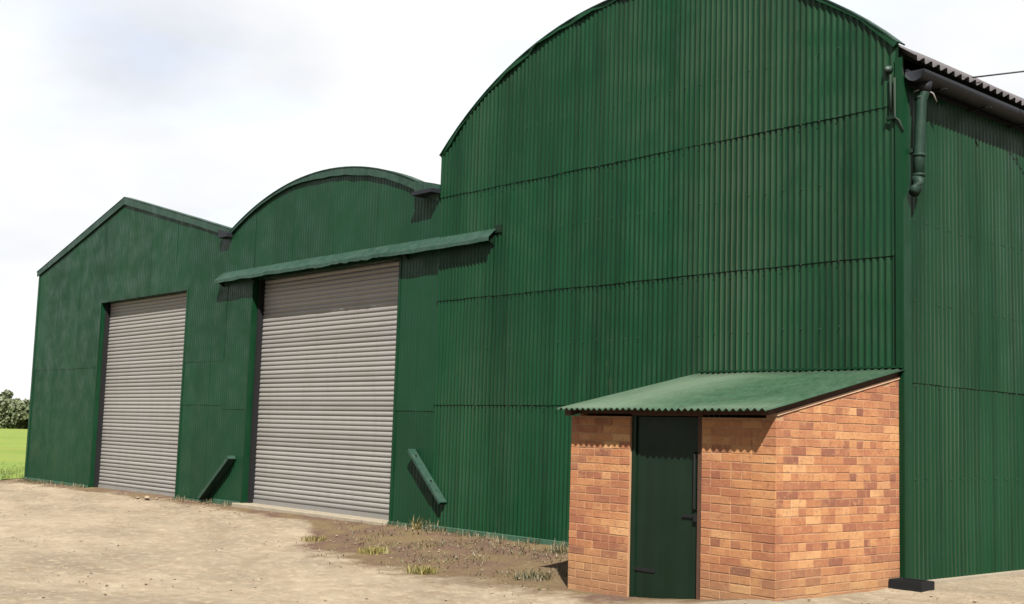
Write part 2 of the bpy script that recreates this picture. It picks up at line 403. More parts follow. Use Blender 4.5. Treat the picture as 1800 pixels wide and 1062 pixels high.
# ------------------------------------------------------------------ corrugated sheets
PITCH, AMP = 0.0762, 0.0095
def corrugated(name, parent, x0, x1, zb, zt, off, plane='front', rows=4, material='green', seed=0, smooth=True, amp=AMP, seg=6):
    """one vertical corrugated sheet; zb/zt numbers or functions of the run coordinate; off = distance proud of the wall line"""
    zb_ = zb if callable(zb) else (lambda x: zb); zt_ = zt if callable(zt) else (lambda x: zt)
    st = PITCH / seg
    i0, i1 = math.floor(x0 / st) + 1, math.ceil(x1 / st) - 1
    xs = [x0] + [i * st for i in range(i0, i1 + 1) if x0 + 1e-4 < i * st < x1 - 1e-4] + [x1]
    rnd = random.Random(seed * 131 + int(x0 * 977) + int(off * 9999))
    amp *= rnd.uniform(0.72, 1.08)
    tilt, ph = rnd.uniform(-0.004, 0.004), rnd.uniform(0, 6)
    V, C = [], []
    for x in xs:
        b0, t0 = zb_(x), zt_(x)
        cr = math.cos(2 * math.pi * x / PITCH)
        for r in range(rows + 1):
            z = b0 + (t0 - b0) * r / rows
            if r == 0: z += tilt * (x - x0) / (x1 - x0 + 1e-6) + 0.002 * math.sin(x * 5 + ph)
            d = off + amp * cr + 0.004 * mn.noise((x * 1.3 + ph, z * 0.9, seed)) + (0.003 * rnd.random() if r == 0 else 0)
            V.append((x, -d, z) if plane == 'front' else (X3 + d, x, z) if plane == 'east' else (X0 - d, x, z) if plane == 'west' else (x, DEPTH + d, z))
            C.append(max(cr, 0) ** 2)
    n = rows + 1
    F = [(i * n + r, (i + 1) * n + r, (i + 1) * n + r + 1, i * n + r + 1) for i in range(len(xs) - 1) for r in range(rows)]
    if plane in ('west', 'back'): F = [f[::-1] for f in F]
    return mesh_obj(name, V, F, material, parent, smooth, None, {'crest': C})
SW = PITCH * 8
def clad(parent, x0, x1, levels, base_off=0.012, lap=0.05, step=0.009, plane='front', amp=0.0028, seed=0, rows=4, material='green_fresh'):
    """courses of sheets between x0 and x1; levels = list of course boundaries, the last may be a function"""
    n = max(1, round((x1 - x0) / SW)); bd = [x0 + (x1 - x0) * i / n for i in range(n + 1)]
    for k in range(len(levels) - 1):
        zb, zt = levels[k], levels[k + 1]
        for i in range(n):
            jit = random.uniform(-0.004, 0.004) if k else 0
            lo = (lambda x, z=zb, j=jit: (z(x) if callable(z) else z) - (lap if k else 0) + j)
            ov = 0.03 if i < n - 1 else 0.0
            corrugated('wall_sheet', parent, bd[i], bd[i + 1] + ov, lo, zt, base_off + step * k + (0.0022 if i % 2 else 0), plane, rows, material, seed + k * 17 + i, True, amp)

def wall_panel(name, parent, poly, y, t=0.05, plane='front'):
    """backing wall behind the sheets: polygon in (run, z) extruded"""
    n = len(poly)
    if plane == 'front': V = [(x, y, z) for x, z in poly] + [(x, y + t, z) for x, z in poly]
    else: V = [(y, x, z) for x, z in poly] + [(y - t, x, z) for x, z in poly]
    F = [tuple(range(n)), tuple(range(2 * n - 1, n - 1, -1))] + [(i, n + i, n + (i + 1) % n, (i + 1) % n) for i in range(n)]
    return mesh_obj(name, V, F, 'backing', parent)

def roof_sheets(parent, prof, y0, y1, material, name='roof_sheet', segy=8, first=None, PITCH=0.146):
    """corrugated sheets laid over a roof profile [(x,z)...]; corrugations follow the profile"""
    n = max(1, round((y1 - y0) / 1.02)); bd = [y0 + (y1 - y0) * i / n for i in range(n + 1)]
    nr = []
    for i in range(len(prof)):
        p, q = prof[max(i - 1, 0)], prof[min(i + 1, len(prof) - 1)]
        dx, dz = q[0] - p[0], q[1] - p[1]; l = math.hypot(dx, dz); nr.append((-dz / l, dx / l))
    for i in range(n):
        ya, yb = bd[i], bd[i + 1] + (0.02 if i < n - 1 else 0)
        st = PITCH / segy; ys = [ya] + [k * st for k in range(math.floor(ya / st) + 1, math.ceil(yb / st)) if ya + 1e-4 < k * st < yb - 1e-4] + [yb]
        V, C = [], []
        for y in ys:
            d = 0.024 * math.cos(2 * math.pi * y / PITCH) + (0.006 if i % 2 else 0)
            for (x, z), (nx_, nz_) in zip(prof, nr): V.append((x + nx_ * d, y, z + nz_ * d)); C.append(0.5)
        k = len(prof)
        F = [(a * k + b_, a * k + b_ + 1, (a + 1) * k + b_ + 1, (a + 1) * k + b_) for a in range(len(ys) - 1) for b_ in range(k - 1)]
        o = mesh_obj(name, V, F, first if (first and i == 0) else material, parent, True, None, {'crest': C})
        md = o.modifiers.new('thickness', 'SOLIDIFY'); md.thickness = 0.007; md.offset = -1

def strip_along(name, parent, prof, y0, y1, depth, material, wob=0.0):
    """a strip (barge flashing) following a profile; hangs `depth` below it, from y0 to y1"""
    mb = MB(); V = []
    n = len(prof)
    for i, (x, z) in enumerate(prof):
        p, q = prof[max(i - 1, 0)], prof[min(i + 1, n - 1)]
        dx, dz = q[0] - p[0], q[1] - p[1]; l = math.hypot(dx, dz); nx_, nz_ = dz / l, -dx / l
        d = (depth(x) if callable(depth) else depth) * (1 + wob * mn.noise((x * 3, z * 3, 1.7)))
        j = wob * 0.03 * mn.noise((x * 5, 2, z * 5))
        V += [(x, y0 + j, z), (x + nx_ * d, y0 + j * 2, z + nz_ * d), (x + nx_ * d, y1, z + nz_ * d), (x, y1, z)]
    F = [(i * 4 + k, (i + 1) * 4 + k, (i + 1) * 4 + (k + 1) % 4, i * 4 + (k + 1) % 4) for i in range(n - 1) for k in range(4)]
    F += [(0, 1, 2, 3), tuple((n - 1) * 4 + k for k in (3, 2, 1, 0))]
    return mesh_obj(name, V, F, material, parent)

def shutter(parent, d, yr, zg, seed):
    """roller shutter: curved interlocking slats between two guide rails, set back by yr"""
    x0, x1, zt = d
    P = 0.077
    rd = link(bpy.data.objects.new('roller_shutter', None), parent, ((x0 + x1) / 2, yr, zg))
    prof = [(0.004, 0.000), (0.004, 0.008), (-0.004, 0.014), (-0.0085, 0.028), (-0.0105, 0.042), (-0.0085, 0.056), (-0.004, 0.069), (0.004, 0.0745), (0.004, P + 0.001)]
    V = [(x0 + 0.02, yr + a, b_) for a, b_ in prof] + [(x1 - 0.02, yr + a, b_) for a, b_ in prof]
    k = len(prof); F = [(i, k + i, k + i + 1, i + 1) for i in range(k - 1)]
    z = zg + 0.075; first = None
    while z < zt + 0.1:
        j = (random.uniform(-.002, .002), random.uniform(-.0012, .0012))
        if first is None: first = mesh_obj('slat', [(x, y, q + z) for x, y, q in V], F, 'slat', rd, True, ((x0 + x1) / 2, yr, z))
        else: copy_to(first, rd, ((x0 + x1) / 2, yr + j[0], z + j[1])).rotation_euler = (random.uniform(-.03, .03), random.uniform(-.0009, .0009), 0)
        z += P
    MB().box(x0 + 0.02, x1 - 0.02, yr - 0.02, yr + 0.02, zg + 0.004, zg + 0.074).obj('bottom_rail', 'slat', rd)
    MB().box(x0 + 0.002, x0 + 0.06, yr - 0.10, yr + 0.05, zg, zt + 0.1).obj('guide_rail', 'black', rd)
    MB().box(x1 - 0.06, x1 - 0.002, yr - 0.05, yr + 0.05, zg, zt + 0.1).obj('guide_rail', 'black', rd)
    return rd
def opening(parent, d, yr, zg):
    """green painted steel reveal round a shutter"""
    x0, x1, zt = d
    MB().box(x0 - 0.05, x0 + 0.0, -0.028, yr + 0.06, zg, zt).obj('jamb', 'green', parent)
    MB().box(x1 + 0.0, x1 + 0.05, -0.028, yr + 0.06, zg, zt).obj('jamb', 'green', parent)
    MB().box(x0 - 0.05, x1 + 0.05, -0.026, yr + 0.06, zt + 0.002, zt + 0.06).obj('lintel', 'green', parent)

# ------------------------------------------------------------------ gabled barn
B1 = thing('gabled_barn', 'gabled green corrugated barn with grey roller shutter at the left end of the row', 'barn', ((X0 + XV1) / 2, 0, gz(X0, 0)))
zg1 = gz(-20, 0)
YR = 0.17
gw = wall_panel('gable_wall', B1, [(X0, zg1 - 0.1), (D1[0] - 0.05, zg1 - 0.1), (D1[0] - 0.05, D1[2] + 0.06), (D1[1] + 0.05, D1[2] + 0.06), (D1[1] + 0.05, zg1 - 0.1), (XV1, zg1 - 0.1), (XV1, ZEV - 0.02), (XAP, ZAP - 0.03), (X0, ZEV - 0.02)], 0.03)
zb = lambda x: gz(x, 0) + 0.03
zs = 3.06 * K
clad(gw, X0, D1[0], [zb, zs, gable], step=0.005, seed=1)
clad(gw, D1[1], XV1, [zb, 2.09 * K, zs, gable], step=0.005, seed=2)
clad(gw, D1[0], D1[1], [D1[2], gable], base_off=0.017, seed=3)
wl = wall_panel('flank_wall', B1, [(0, zg1 - 0.1), (DEPTH, zg1 - 0.1), (DEPTH, ZEV), (0, ZEV)], X0 + 0.05, 0.05, 'east')
corrugated('wall_sheet', wl, 0, DEPTH, gz(X0, 0), ZEV, 0.0, 'west', 2, seed=9, seg=4)
corrugated('wall_sheet', wl, X0, XV1, gz(X0, 0), gable, 0.0, 'back', 2, seed=9, seg=4)
MB().box(X0 - 0.03, X0 + 0.06, -0.036, 0.02, zg1 - 0.02, ZEV - 0.02).obj('corner_flashing', 'green_fresh', B1)
opening(B1, D1, YR, zg1); shutter(B1, D1, YR, zg1, 5)
prof1 = [(X0 - 0.12, ZEV + 0.02), (X0 + 1.5, gable(X0 + 1.5) + 0.05), (XAP, ZAP + 0.06), (XV1 - 1.5, gable(XV1 - 1.5) + 0.05), (XV1 + 0.02, ZEV + 0.03)]
zr1 = lambda x: ZEV - 0.04 + 0.66 * (1 - abs(x - XAP) / (XAP - X0))
low1 = [(x, zr1(x)) for x in (X0, X0 + 1.5, XAP, XV1 - 1.5, XV1)]
rf = strip_along('roof', B1, [(x, z - 0.03) for x, z in low1], 0.09, DEPTH, 0.05, 'backing')
roof_sheets(rf, low1, 0.085, DEPTH, 'dark_roof')
for a, b_ in ((0, 2), (2, 4)):
    strip_along('verge_capping', B1, [(x, z + 0.004) for x, z in prof1[a:b_ + 1]], -0.066, 0.10, 0.014, 'green_trim')
for a, b_ in ((0, 2), (2, 4)):
    strip_along('bargeboard', B1, [(x, z - 0.012) for x, z in prof1[a:b_ + 1]], -0.058, -0.040, 0.13, 'green_trim', 0.25)
MB().box(X0 + 0.0, D1[0] - 0.06, -0.075, -0.024, zg1 - 0.1, zg1 + 0.045).obj('plinth', 'plinth', B1)
MB().box(D1[1] + 0.06, XV1, -0.075, -0.024, zg1 - 0.1, zg1 + 0.05).obj('plinth', 'plinth', B1)

# ------------------------------------------------------------------ small arched barn
B2 = thing('small_arched_barn', 'small green barn with rounded roof and wide canopied roller shutter, middle of row', 'barn', ((XV1 + XV2) / 2, 0, gz(-10, 0)))
zg2 = gz(-12.5 * K, 0)
NA = 28
p2 = [(XV1 + (XV2 - XV1) * i / NA, a2(XV1 + (XV2 - XV1) * i / NA)) for i in range(NA + 1)]
gw = wall_panel('gable_wall', B2, [(XV1, zg2 - 0.1), (D2[0] - 0.05, zg2 - 0.1), (D2[0] - 0.05, D2[2] + 0.06), (D2[1] + 0.05, D2[2] + 0.06), (D2[1] + 0.05, zg2 - 0.1), (XV2, zg2 - 0.1)] + [(x, z - 0.03) for x, z in p2[::-1]], 0.03)
zc = 4.80 * K
clad(gw, XV1 + 0.004, D2[0], [zb, 2.0 * K, zc, a2], step=0.006, seed=21)
clad(gw, D2[1], XV2, [zb, 2.0 * K, zc, a2], step=0.006, seed=22)
clad(gw, D2[0], D2[1], [D2[2], a2], base_off=0.022, seed=23)
corrugated('wall_sheet', gw, XV1, XV2, gz(-10, 0), a2, 0.0, 'back', 2, seed=9, seg=4)
opening(B2, D2, YR + 0.02, zg2); shutter(B2, D2, YR + 0.02, zg2 + 0.03, 6)
pr2 = [(x, z + 0.03) for x, z in p2]
hw = (XV2 - XV1) / 2; rr2 = 14.0 * K
low2 = [(x, 5.74 * K + math.sqrt(rr2 ** 2 - (x - (XV1 + XV2) / 2) ** 2) - math.sqrt(rr2 ** 2 - hw ** 2)) for x, z in p2]
rf = strip_along('roof', B2, [(x, z - 0.03) for x, z in low2], 0.09, DEPTH, 0.05, 'backing')
roof_sheets(rf, low2, 0.085, DEPTH, 'dark_roof')
strip_along('verge_capping', B2, [(x, z + 0.004) for x, z in pr2], -0.08, 0.10, 0.014, 'green_trim')
strip_along('bargeboard', B2, [(x, z - 0.012) for x, z in pr2], -0.070, -0.05, lambda x: 0.045 + 0.075 * sstep(XV1 + 1.6, XV1 + 3.6, x), 'green_trim', 0.2)
MB().box(XV1 + 0.002, D2[0] - 0.06, -0.08, -0.024, zg2 - 0.1, zg2 + 0.05).obj('plinth', 'plinth', B2)
MB().box(D2[1] + 0.06, XV2, -0.085, -0.024, zg2 - 0.1, zg2 + 0.045).obj('plinth', 'plinth', B2)
bevel(MB().box(D2[0] - 0.1, D2[1] + 0.06, -0.16, YR + 0.1, zg2 - 0.12, zg2 + 0.034).obj('door_sill', 'concrete', B2), 0.012, 2)
# canopy over the shutter: bent sheets with a turned-down front lip, runs on over the wall of the large barn
cx0, cx1 = -16.72 * K, -7.33 * K
cn = link(bpy.data.objects.new('canopy', None), B2, ((cx0 + cx1) / 2, -0.03, 4.7 * K))
CB = [cx0, -14.6 * K, -12.6 * K, -11.55 * K, -10.2 * K, cx1]
for i in range(5):
    xa, xb = CB[i] - (0.02 if i else 0), CB[i + 1]
    V = []; F = []; n = 14
    for k in range(n + 1):
        x = xa + (xb - xa) * k / n
        q = 0.018 * mn.noise((x * 2.3, i * 3.1, 0)) + (0.02 * mn.noise((x * 7, 1, 0)) if i in (2, 3) else 0)
        dd = 0.003 * (i % 2)
        zA, zB = 4.965 * K, 4.775 * K
        V += [(x, -0.030, zA + dd), (x, -0.115, (zA + zB) / 2 + 0.012 + dd + q * .5), (x, -0.205 - dd + q * .4, zB + q + dd), (x, -0.209 - dd + q * .4, zB - 0.055 + q * 1.3)]
    F = [(k * 4 + j, k * 4 + j + 1, (k + 1) * 4 + j + 1, (k + 1) * 4 + j) for k in range(n) for j in range(3)]
    o = mesh_obj('canopy_sheet', V, F, 'green_trim', cn)
    md = o.modifiers.new('thickness', 'SOLIDIFY'); md.thickness = 0.004
for x in (cx0 + 0.04, -15.3 * K, -9.8 * K, cx1 - 0.06):
    mb = MB(); V = [(x - .012, -0.03, 4.93 * K), (x - .012, -0.03, 4.64 * K), (x - .012, -0.19, 4.755 * K), (x + .012, -0.03, 4.93 * K), (x + .012, -0.03, 4.64 * K), (x + .012, -0.19, 4.755 * K)]
    mb.add(V, [(0, 2, 1), (3, 4, 5), (0, 1, 4, 3), (1, 2, 5, 4), (2, 0, 3, 5)]); mb.obj('bracket', 'green_door', cn)
MB().box(cx1 - 0.03, cx1 + 0.10, -0.075, -0.028, 4.86 * K, 4.99 * K).obj('end_plate', 'green_door', cn)
# valley gutter ends between the roofs
o = MB().box(XV1 - 0.24, XV1 + 0.10, -0.16, 0.3, ZEV - 0.135, ZEV + 0.03, lambda x, y: ZEV + 0.03 - 0.10 * (x - XV1 > 0)).obj('valley_gutter', 'gutter', B2)
zv = 5.86 * K
MB().box(XV2 - 0.50, XV2 - 0.03, -0.15, 0.4, zv - 0.05, zv + 0.05, lambda x, y: zv + (0.14 if x < XV2 - 0.2 else 0.03)).obj('valley_flashing', 'green_trim', B2)
MB().box(XV2 - 0.46, XV2 + 0.02, -0.23, 0.4, zv - 0.11, zv - 0.055).obj('valley_gutter', 'gutter', B2)

# ------------------------------------------------------------------ large arched barn
B3 = thing('large_arched_barn', 'tall green corrugated barn with big rounded roof behind the brick shed', 'barn', (X3 / 2 + XV2 / 2, 0, gz(-4, 0)))
NA = 36
p3 = [(XV2 + (X3 - XV2) * i / NA, a3(XV2 + (X3 - XV2) * i / NA)) for i in range(NA + 1)]
zg3 = gz(-4, 0)
gw = wall_panel('gable_wall', B3, [(XV2, zg3 - 0.15), (X3 - 0.03, zg3 - 0.15)] + [(min(x, X3 - 0.03), z - 0.03) for x, z in p3[::-1]], 0.03)
clad(gw, XV2 + 0.003, X3, [zb, 2.10 * K, 3.89 * K, 5.70 * K, a3], base_off=0.03, step=0.011, seed=41, rows=5, amp=AMP, material='green')
corrugated('wall_sheet', gw, XV2, X3, zg3, a3, 0.0, 'back', 2, seed=9, seg=4)
ZW = 6.02 * K
def fixings(parent, rows_, x0, x1, plane):
    mb = MB(); n_ = math.floor((x1 - x0) / PITCH); i0 = math.ceil(x0 / PITCH)
    for (z, off) in rows_:
        for i in range(i0, i0 + n_, 3):
            x = i * PITCH; zz = z + random.uniform(-.012, .012); d = off + AMP + 0.004
            if random.random() < 0.12: continue
            r = 0.010
            if plane == 'front': P_ = lambda a, r_, h: (x + r_ * math.cos(a), -d - h, zz + r_ * math.sin(a))
            else: P_ = lambda a, r_, h: (X3 + d + h, x + r_ * math.cos(a), zz + r_ * math.sin(a))
            V = [P_(k * 1.0472, r, 0) for k in range(6)] + [P_(k * 1.0472, r * 0.5, 0.008) for k in range(6)]
            mb.add(V, [(k, (k + 1) % 6, 6 + (k + 1) % 6, 6 + k) for k in range(6)] + [tuple(range(6, 12))])
    o = mb.obj('fixings', 'backing', parent); o['kind'] = 'stuff'
fixings(gw, [(2.02 * K, 0.044), (3.0 * K, 0.041), (3.81 * K, 0.055), (4.8 * K, 0.052), (5.62 * K, 0.066), (6.5 * K, 0.064)], XV2 + 0.9, X3 - 0.55, 'front')
fl = wall_panel('flank_wall', B3, [(0.03, -0.15), (DEPTH, -0.15), (DEPTH, ZW), (0.03, ZW)], X3 - 0.02, 0.05, 'east')
clad(fl, 0.0, 9.2, [lambda y: gz(0, y) + 0.02, 2.38 * K, ZW], base_off=0.012, step=0.008, plane='east', seed=61, rows=4, amp=0.006, material='green')
fixings(fl, [(2.30 * K, 0.020), (3.3 * K, 0.020), (4.25 * K, 0.020), (1.2 * K, 0.012)], 0.1, 7.0, 'east')
corrugated('wall_sheet', fl, 9.22, DEPTH, 0, ZW, 0.016, 'east', 2, seed=8)
V = []
cf = MB().box(X3 - 0.035, X3 + 0.045, -0.083, -0.076, gz(0, 0) - 0.02, 6.2 * K).box(X3 + 0.040, X3 + 0.047, -0.0758, 0.06, gz(0, 0) - 0.02, 5.98 * K)
cf.obj('corner_flashing', 'green', B3)
p3r = [(XV2 - 0.06, a3(XV2) - 0.10)] + [(x, z + 0.035) for x, z in p3] + [(0.075 * K, a3(0.075 * K) + 0.035), (0.16 * K, a3(0.16 * K) + 0.03)]
r3 = 7.55 * K; xe = 0.17 * K; xm = XV2 / 2 + xe / 2; hw = xe - xm
low3 = [(xm - hw + 2 * hw * i / 40, 6.20 * K + math.sqrt(r3 ** 2 - (-hw + 2 * hw * i / 40) ** 2) - math.sqrt(r3 ** 2 - hw ** 2)) for i in range(41)]
rf = strip_along('roof', B3, [(x, z - 0.03) for x, z in low3[:-1]], 0.09, DEPTH, 0.05, 'backing')
roof_sheets(rf, low3, -0.02, DEPTH, 'dark_roof')
strip_along('verge_capping', B3, [(x, z + 0.004) for x, z in p3r[1:-2]], -0.10, 0.06, 0.014, 'green_trim')
strip_along('bargeboard', B3, [(x, z - 0.012) for x, z in p3r[1:20]], -0.088, -0.058, 0.045, 'green', 0.8)
strip_along('bargeboard', B3, [(x, z - 0.012) for x, z in p3r[19:-2]], -0.088, -0.058, 0.04, 'green', 0.8)
MB().box(XV2 + 0.01, -3.1 * K, -0.13, -0.052, zg3 - 0.2, zg3 + 0.035).obj('plinth', 'plinth', B3)
MB().box(X3 + 0.008, X3 + 0.09, 0.02, DEPTH, -0.2, 0.03).obj('plinth', 'concrete', B3)
# eaves gutter with brackets along the flank
gcx, gcz, gr = 0.175, 6.0 * K, 0.105
V = []; ring = [(math.cos(a), math.sin(a)) for a in [math.pi * k / 10 for k in range(11)]]
for y in (-0.075, 2, 5, 9, DEPTH):
    for cxx, s in ring: V.append((gcx + gr * cxx, y, gcz - gr * s))
F = [(i * 11 + k, i * 11 + k + 1, (i + 1) * 11 + k + 1, (i + 1) * 11 + k) for i in range(4) for k in range(10)]
F.append(tuple(range(11)))
gu = mesh_obj('gutter', V, F, 'gutter', B3, True)
md = gu.modifiers.new('thickness', 'SOLIDIFY'); md.thickness = 0.004
for y in [0.35 + 0.9 * i for i in range(9)]:
    MB().box(0.02, gcx + gr, y - 0.014, y + 0.014, gcz - gr - 0.012, gcz - gr - 0.002).obj('gutter_bracket', 'gutter', gu)
MB().box(0.025, 0.05, 0.01, DEPTH, gcz - 0.10, gcz + 0.06).obj('eaves_board', 'gutter', B3)

# rainwater pipe
dp = thing('downpipe', 'fat green rainwater pipe hanging below the gutter at the barn corner', 'drainpipe', (0.15, 0.22, 4.5 * K))
py0 = 0.115
pts = [(gcx, py0, gcz - gr - 0.0), (gcx, py0, gcz - gr - 0.06), (0.15, py0 - 0.02, gcz - 0.26), (0.14, py0 - 0.03, gcz - 0.5), (0.135, py0 - 0.05, gcz - 0.8), (0.13, py0 - 0.06, gcz - 1.06)]
MB().tube(pts, [0.048, 0.05, 0.052, 0.052, 0.052, 0.052], 16).obj('pipe', 'green_pipe', dp, True)
sh = [(0.13, py0 - 0.06, gcz - 1.03), (0.128, py0 - 0.065, gcz - 1.09), (0.122, py0 - 0.085, gcz - 1.15), (0.118, py0 - 0.12, gcz - 1.20)]
MB().tube(sh, [0.058, 0.058, 0.055, 0.052], 16).obj('shoe', 'green_pipe', dp, True)
for zz, yy in ((gcz - 0.22, py0 - 0.015), (gcz - 0.80, py0 - 0.05), (gcz - 1.0, py0 - 0.058)):
    MB().tube([(0.138, yy, zz), (0.138, yy, zz - 0.028)], 0.060, 16).obj('collar', 'green_pipe', dp, True)
MB().tube([(gcx, py0, gcz - gr + 0.03), (gcx, py0, gcz - gr - 0.07)], [0.075, 0.054], 16).obj('outlet', 'gutter', dp, True)
MB().box(0.015, 0.08, py0 - 0.08, py0 - 0.02, gcz - 0.78, gcz - 0.74).obj('wall_bracket', 'green_pipe', dp)
MB().tube([(0.09, py0 - 0.06, gcz - 0.17), (0.17, py0 - 0.02, gcz - 0.14), (0.235, py0 + 0.05, gcz - 0.19), (0.245, py0 + 0.10, gcz - 0.27)], 0.008, 6).obj('strap', 'slat', dp, True)

# lamp and conduit on the gable close to the corner
lp = thing('wall_lamp', 'small round wall lamp high on the barn gable beside the corner', 'lamp', (-0.10, -0.09, 6.03 * K))
lx, lz = -0.10, 6.08 * K
MB().tube([(lx, -0.074, lz), (lx, -0.105, lz)], 0.042, 16).obj('housing', 'green_pipe', lp, True)
MB().tube([(lx, -0.10, lz), (lx, -0.122, lz), (lx, -0.132, lz)], [0.028, 0.024, 0.012], 14).obj('glass_cover', 'glass', lp, True)
cd = thing('conduit', 'thin dark conduit running down the gable below the wall lamp', 'conduit', (-0.06, -0.09, 5.4 * K))
MB().tube([(-0.075, -0.095, lz - 0.06), (-0.075, -0.095, 5.55 * K)], 0.011, 8).obj('tube', 'backing', cd, True)
MB().tube([(-0.03, -0.095, lz - 0.1), (-0.03, -0.095, 5.48 * K), (0.02, -0.095, 5.42 * K), (0.055, -0.085, 5.30 * K)], 0.012, 8).obj('tube', 'backing', cd, True)
bevel(MB().box(-0.12, -0.02, -0.108, -0.084, 5.45 * K, 5.50 * K).obj('junction_box', 'green_door', cd), 0.006)

# overhead cable
pa, pb = Vector((0.10, 1.42 * K, 6.27 * K)), Vector((9.0, 12.0, 8.3))
pts = []
for i in range(25):
    s = i / 24; p = pa.lerp(pb, s); p.z -= 0.9 * 4 * s * (1 - s) * 0.25; pts.append(p)
tag(MB().tube(pts, 0.009, 6).obj('overhead_cable', 'cable', None, True), 'thin black overhead cable leaving the eaves of the tall barn', 'cable')

# sloping guard boards beside the wide shutter
def guard(x0, z0, x1, z1, label, d=0.15, th=0.05, y=-0.035):
    a, b_ = Vector((x0, 0, z0)), Vector((x1, 0, z1)); dr = (b_ - a).normalized(); nn = Vector((-dr.z, 0, dr.x)) * th / 2
    if nn.z < 0: nn = -nn
    g = thing('guard_board', label, 'board', ((x0 + x1) / 2, y, min(z0, z1)), 'sloping boards beside the wide shutter')
    V = [(p.x + s * nn.x, yy, p.z + s * nn.z) for p in (a, b_) for s in (-1, 1) for yy in (y - d, y)]
    o = mesh_obj('board', V, [(0, 1, 3, 2), (4, 6, 7, 5), (0, 4, 5, 1), (2, 3, 7, 6), (0, 2, 6, 4), (1, 5, 7, 3)], 'green_trim', g)
    bevel(o, 0.004)
    for s in (0.15, 0.62):
        p = a.lerp(b_, s); q = p + nn * 1.0
        MB().box(q.x - 0.012, q.x + 0.012, y - d * .62, y - d * .5, q.z - 0.01, q.z + 0.022).obj('bolt', 'black', g)
    return g
guard(-9.40 * K, 1.26 * K, -8.45 * K, 0.40 * K, 'sloping green guard board right of the wide shutter, clear of the ground', y=-0.028, d=0.125)
guard(-15.72 * K, 0.92 * K, -16.98 * K, -0.02, 'sloping green guard board left of the wide shutter, foot on the ground', y=-0.028, th=0.07)

# ------------------------------------------------------------------ brick shed
SX0, SX1, SY = -3.02 * K, -0.006, -2.45 * K
DX0, DX1, DZ = -2.045 * K, -0.99 * K, 1.84 * K
shed = thing('brick_shed', 'small orange brick lean-to shed with dark green door and corrugated roof', 'shed', ((SX0 + SX1) / 2, SY / 2, gz(SX0, SY)))
EY, EZ = -2.70 * K, 1.905 * K                         # eaves
BZ = 2.47 * K                                          # roof at the barn wall
slope = (BZ - EZ) / (-0.06 - EY)
rz = lambda y: EZ + (y - EY) * slope
RC = 0.0022                                             # joints recessed behind the brick faces
T = 0.105
zlo = gz(SX0, SY) - 0.12
MB().box(SX0 + RC, DX0 - 0.002, SY + RC, SY + T, zlo, 1.83 * K).obj('pier', 'mortar', shed)
pl = shed.children[-1] if shed.children else None
piers = [MB().box(DX1 + 0.002, SX1 - T - 0.002, SY + RC, SY + T, zlo, 1.83 * K).obj('pier', 'mortar', shed)]
fw_ = pl or piers[0]
V = [(SX1 - RC, SY + T, zlo), (SX1 - RC, -0.085, zlo), (SX1 - RC, -0.085, rz(-0.085) - 0.09), (SX1 - RC, SY + T, rz(SY + T) - 0.09)]
V += [(SX1 - T, y if y > SY + T + 1e-6 else SY + RC + 0.001, z) for _, y, z in V]
V[:4] = [(SX1 - RC, SY + RC + 0.001, zlo), (SX1 - RC, -0.087, zlo), (SX1 - RC, -0.087, rz(-0.087) - 0.09), (SX1 - RC, SY + RC + 0.001, rz(SY) - 0.09)]
sw = mesh_obj('flank_wall', V, [(0, 1, 2, 3), (7, 6, 5, 4), (0, 4, 5, 1), (1, 5, 6, 2), (2, 6, 7, 3), (3, 7, 4, 0)], 'mortar', shed)
V = [(SX0 + RC, SY + T + .002, zlo), (SX0 + RC, -0.13, zlo), (SX0 + RC, -0.13, rz(-0.13) - 0.09), (SX0 + RC, SY + T + .002, rz(SY + T) - 0.09)]
V += [(SX0 + T, y, z) for _, y, z in V]
mesh_obj('flank_wall', V, [(3, 2, 1, 0), (4, 5, 6, 7), (1, 5, 4, 0), (2, 6, 5, 1), (3, 7, 6, 2), (0, 4, 7, 3)], 'brick', shed)
BL, BH, BW, J = 0.217, 0.0665, 0.1045, 0.008
CH = BH + J
meshes = {}
def brick_verts(l, h):
    c = 0.0025
    V = []
    # a worn brick: chamfered front face
    for (y, i) in ((0.0, c), (c, 0.0), (0.06, 0.0)):
        V += [(-l / 2 + i, y, i), (l / 2 - i, y, i), (l / 2 - i, y, h - i), (-l / 2 + i, y, h - i)]
    F = [(0, 1, 2, 3)]
    for a in (0, 4):
        for k in range(4): F.append((a + k, a + 4 + k, a + 4 + (k + 1) % 4, a + (k + 1) % 4)[::-1])
    return V, F
def front_brick(x0, x1, z, parent):
    l = x1 - x0
    key = round(l, 3)
    o_ = ((x0 + x1) / 2, SY - random.uniform(0.0, 0.0025), z + random.uniform(-.003, .003))
    if key not in meshes:
        V, F = brick_verts(l, BH)
        meshes[key] = mesh_obj('brick', [(a + o_[0], b_ + o_[1], c + o_[2]) for a, b_, c in V], F, 'brick', parent, False, o_)
        return meshes[key]
    o = copy_to(meshes[key], parent, o_)
    return o
def course(x0, x1, n):
    """brick runs of one course between two ends: stretcher bond with a header course every fourth"""
    if n % 4 == 3:
        unit, st = BW, 0.0
    else:
        unit, st = BL, (0.0 if n % 2 else -(BL + J) / 2)
    x = x0 + st; out = []
    while x < x1 - 0.02:
        a, b_ = max(x, x0), min(x + unit, x1)
        if x1 - b_ < 0.05: b_ = x1
        if a - x0 < 0.001: a = x0
        if b_ - a > 0.03: out.append((a, b_))
        x = b_ + J * random.uniform(0.6, 1.25)
    return out
pier_l, pier_r = [c for c in bpy.data.objects if c.parent == shed and c.name.startswith('pier')]
n = 0; z = 1.815 * K - CH
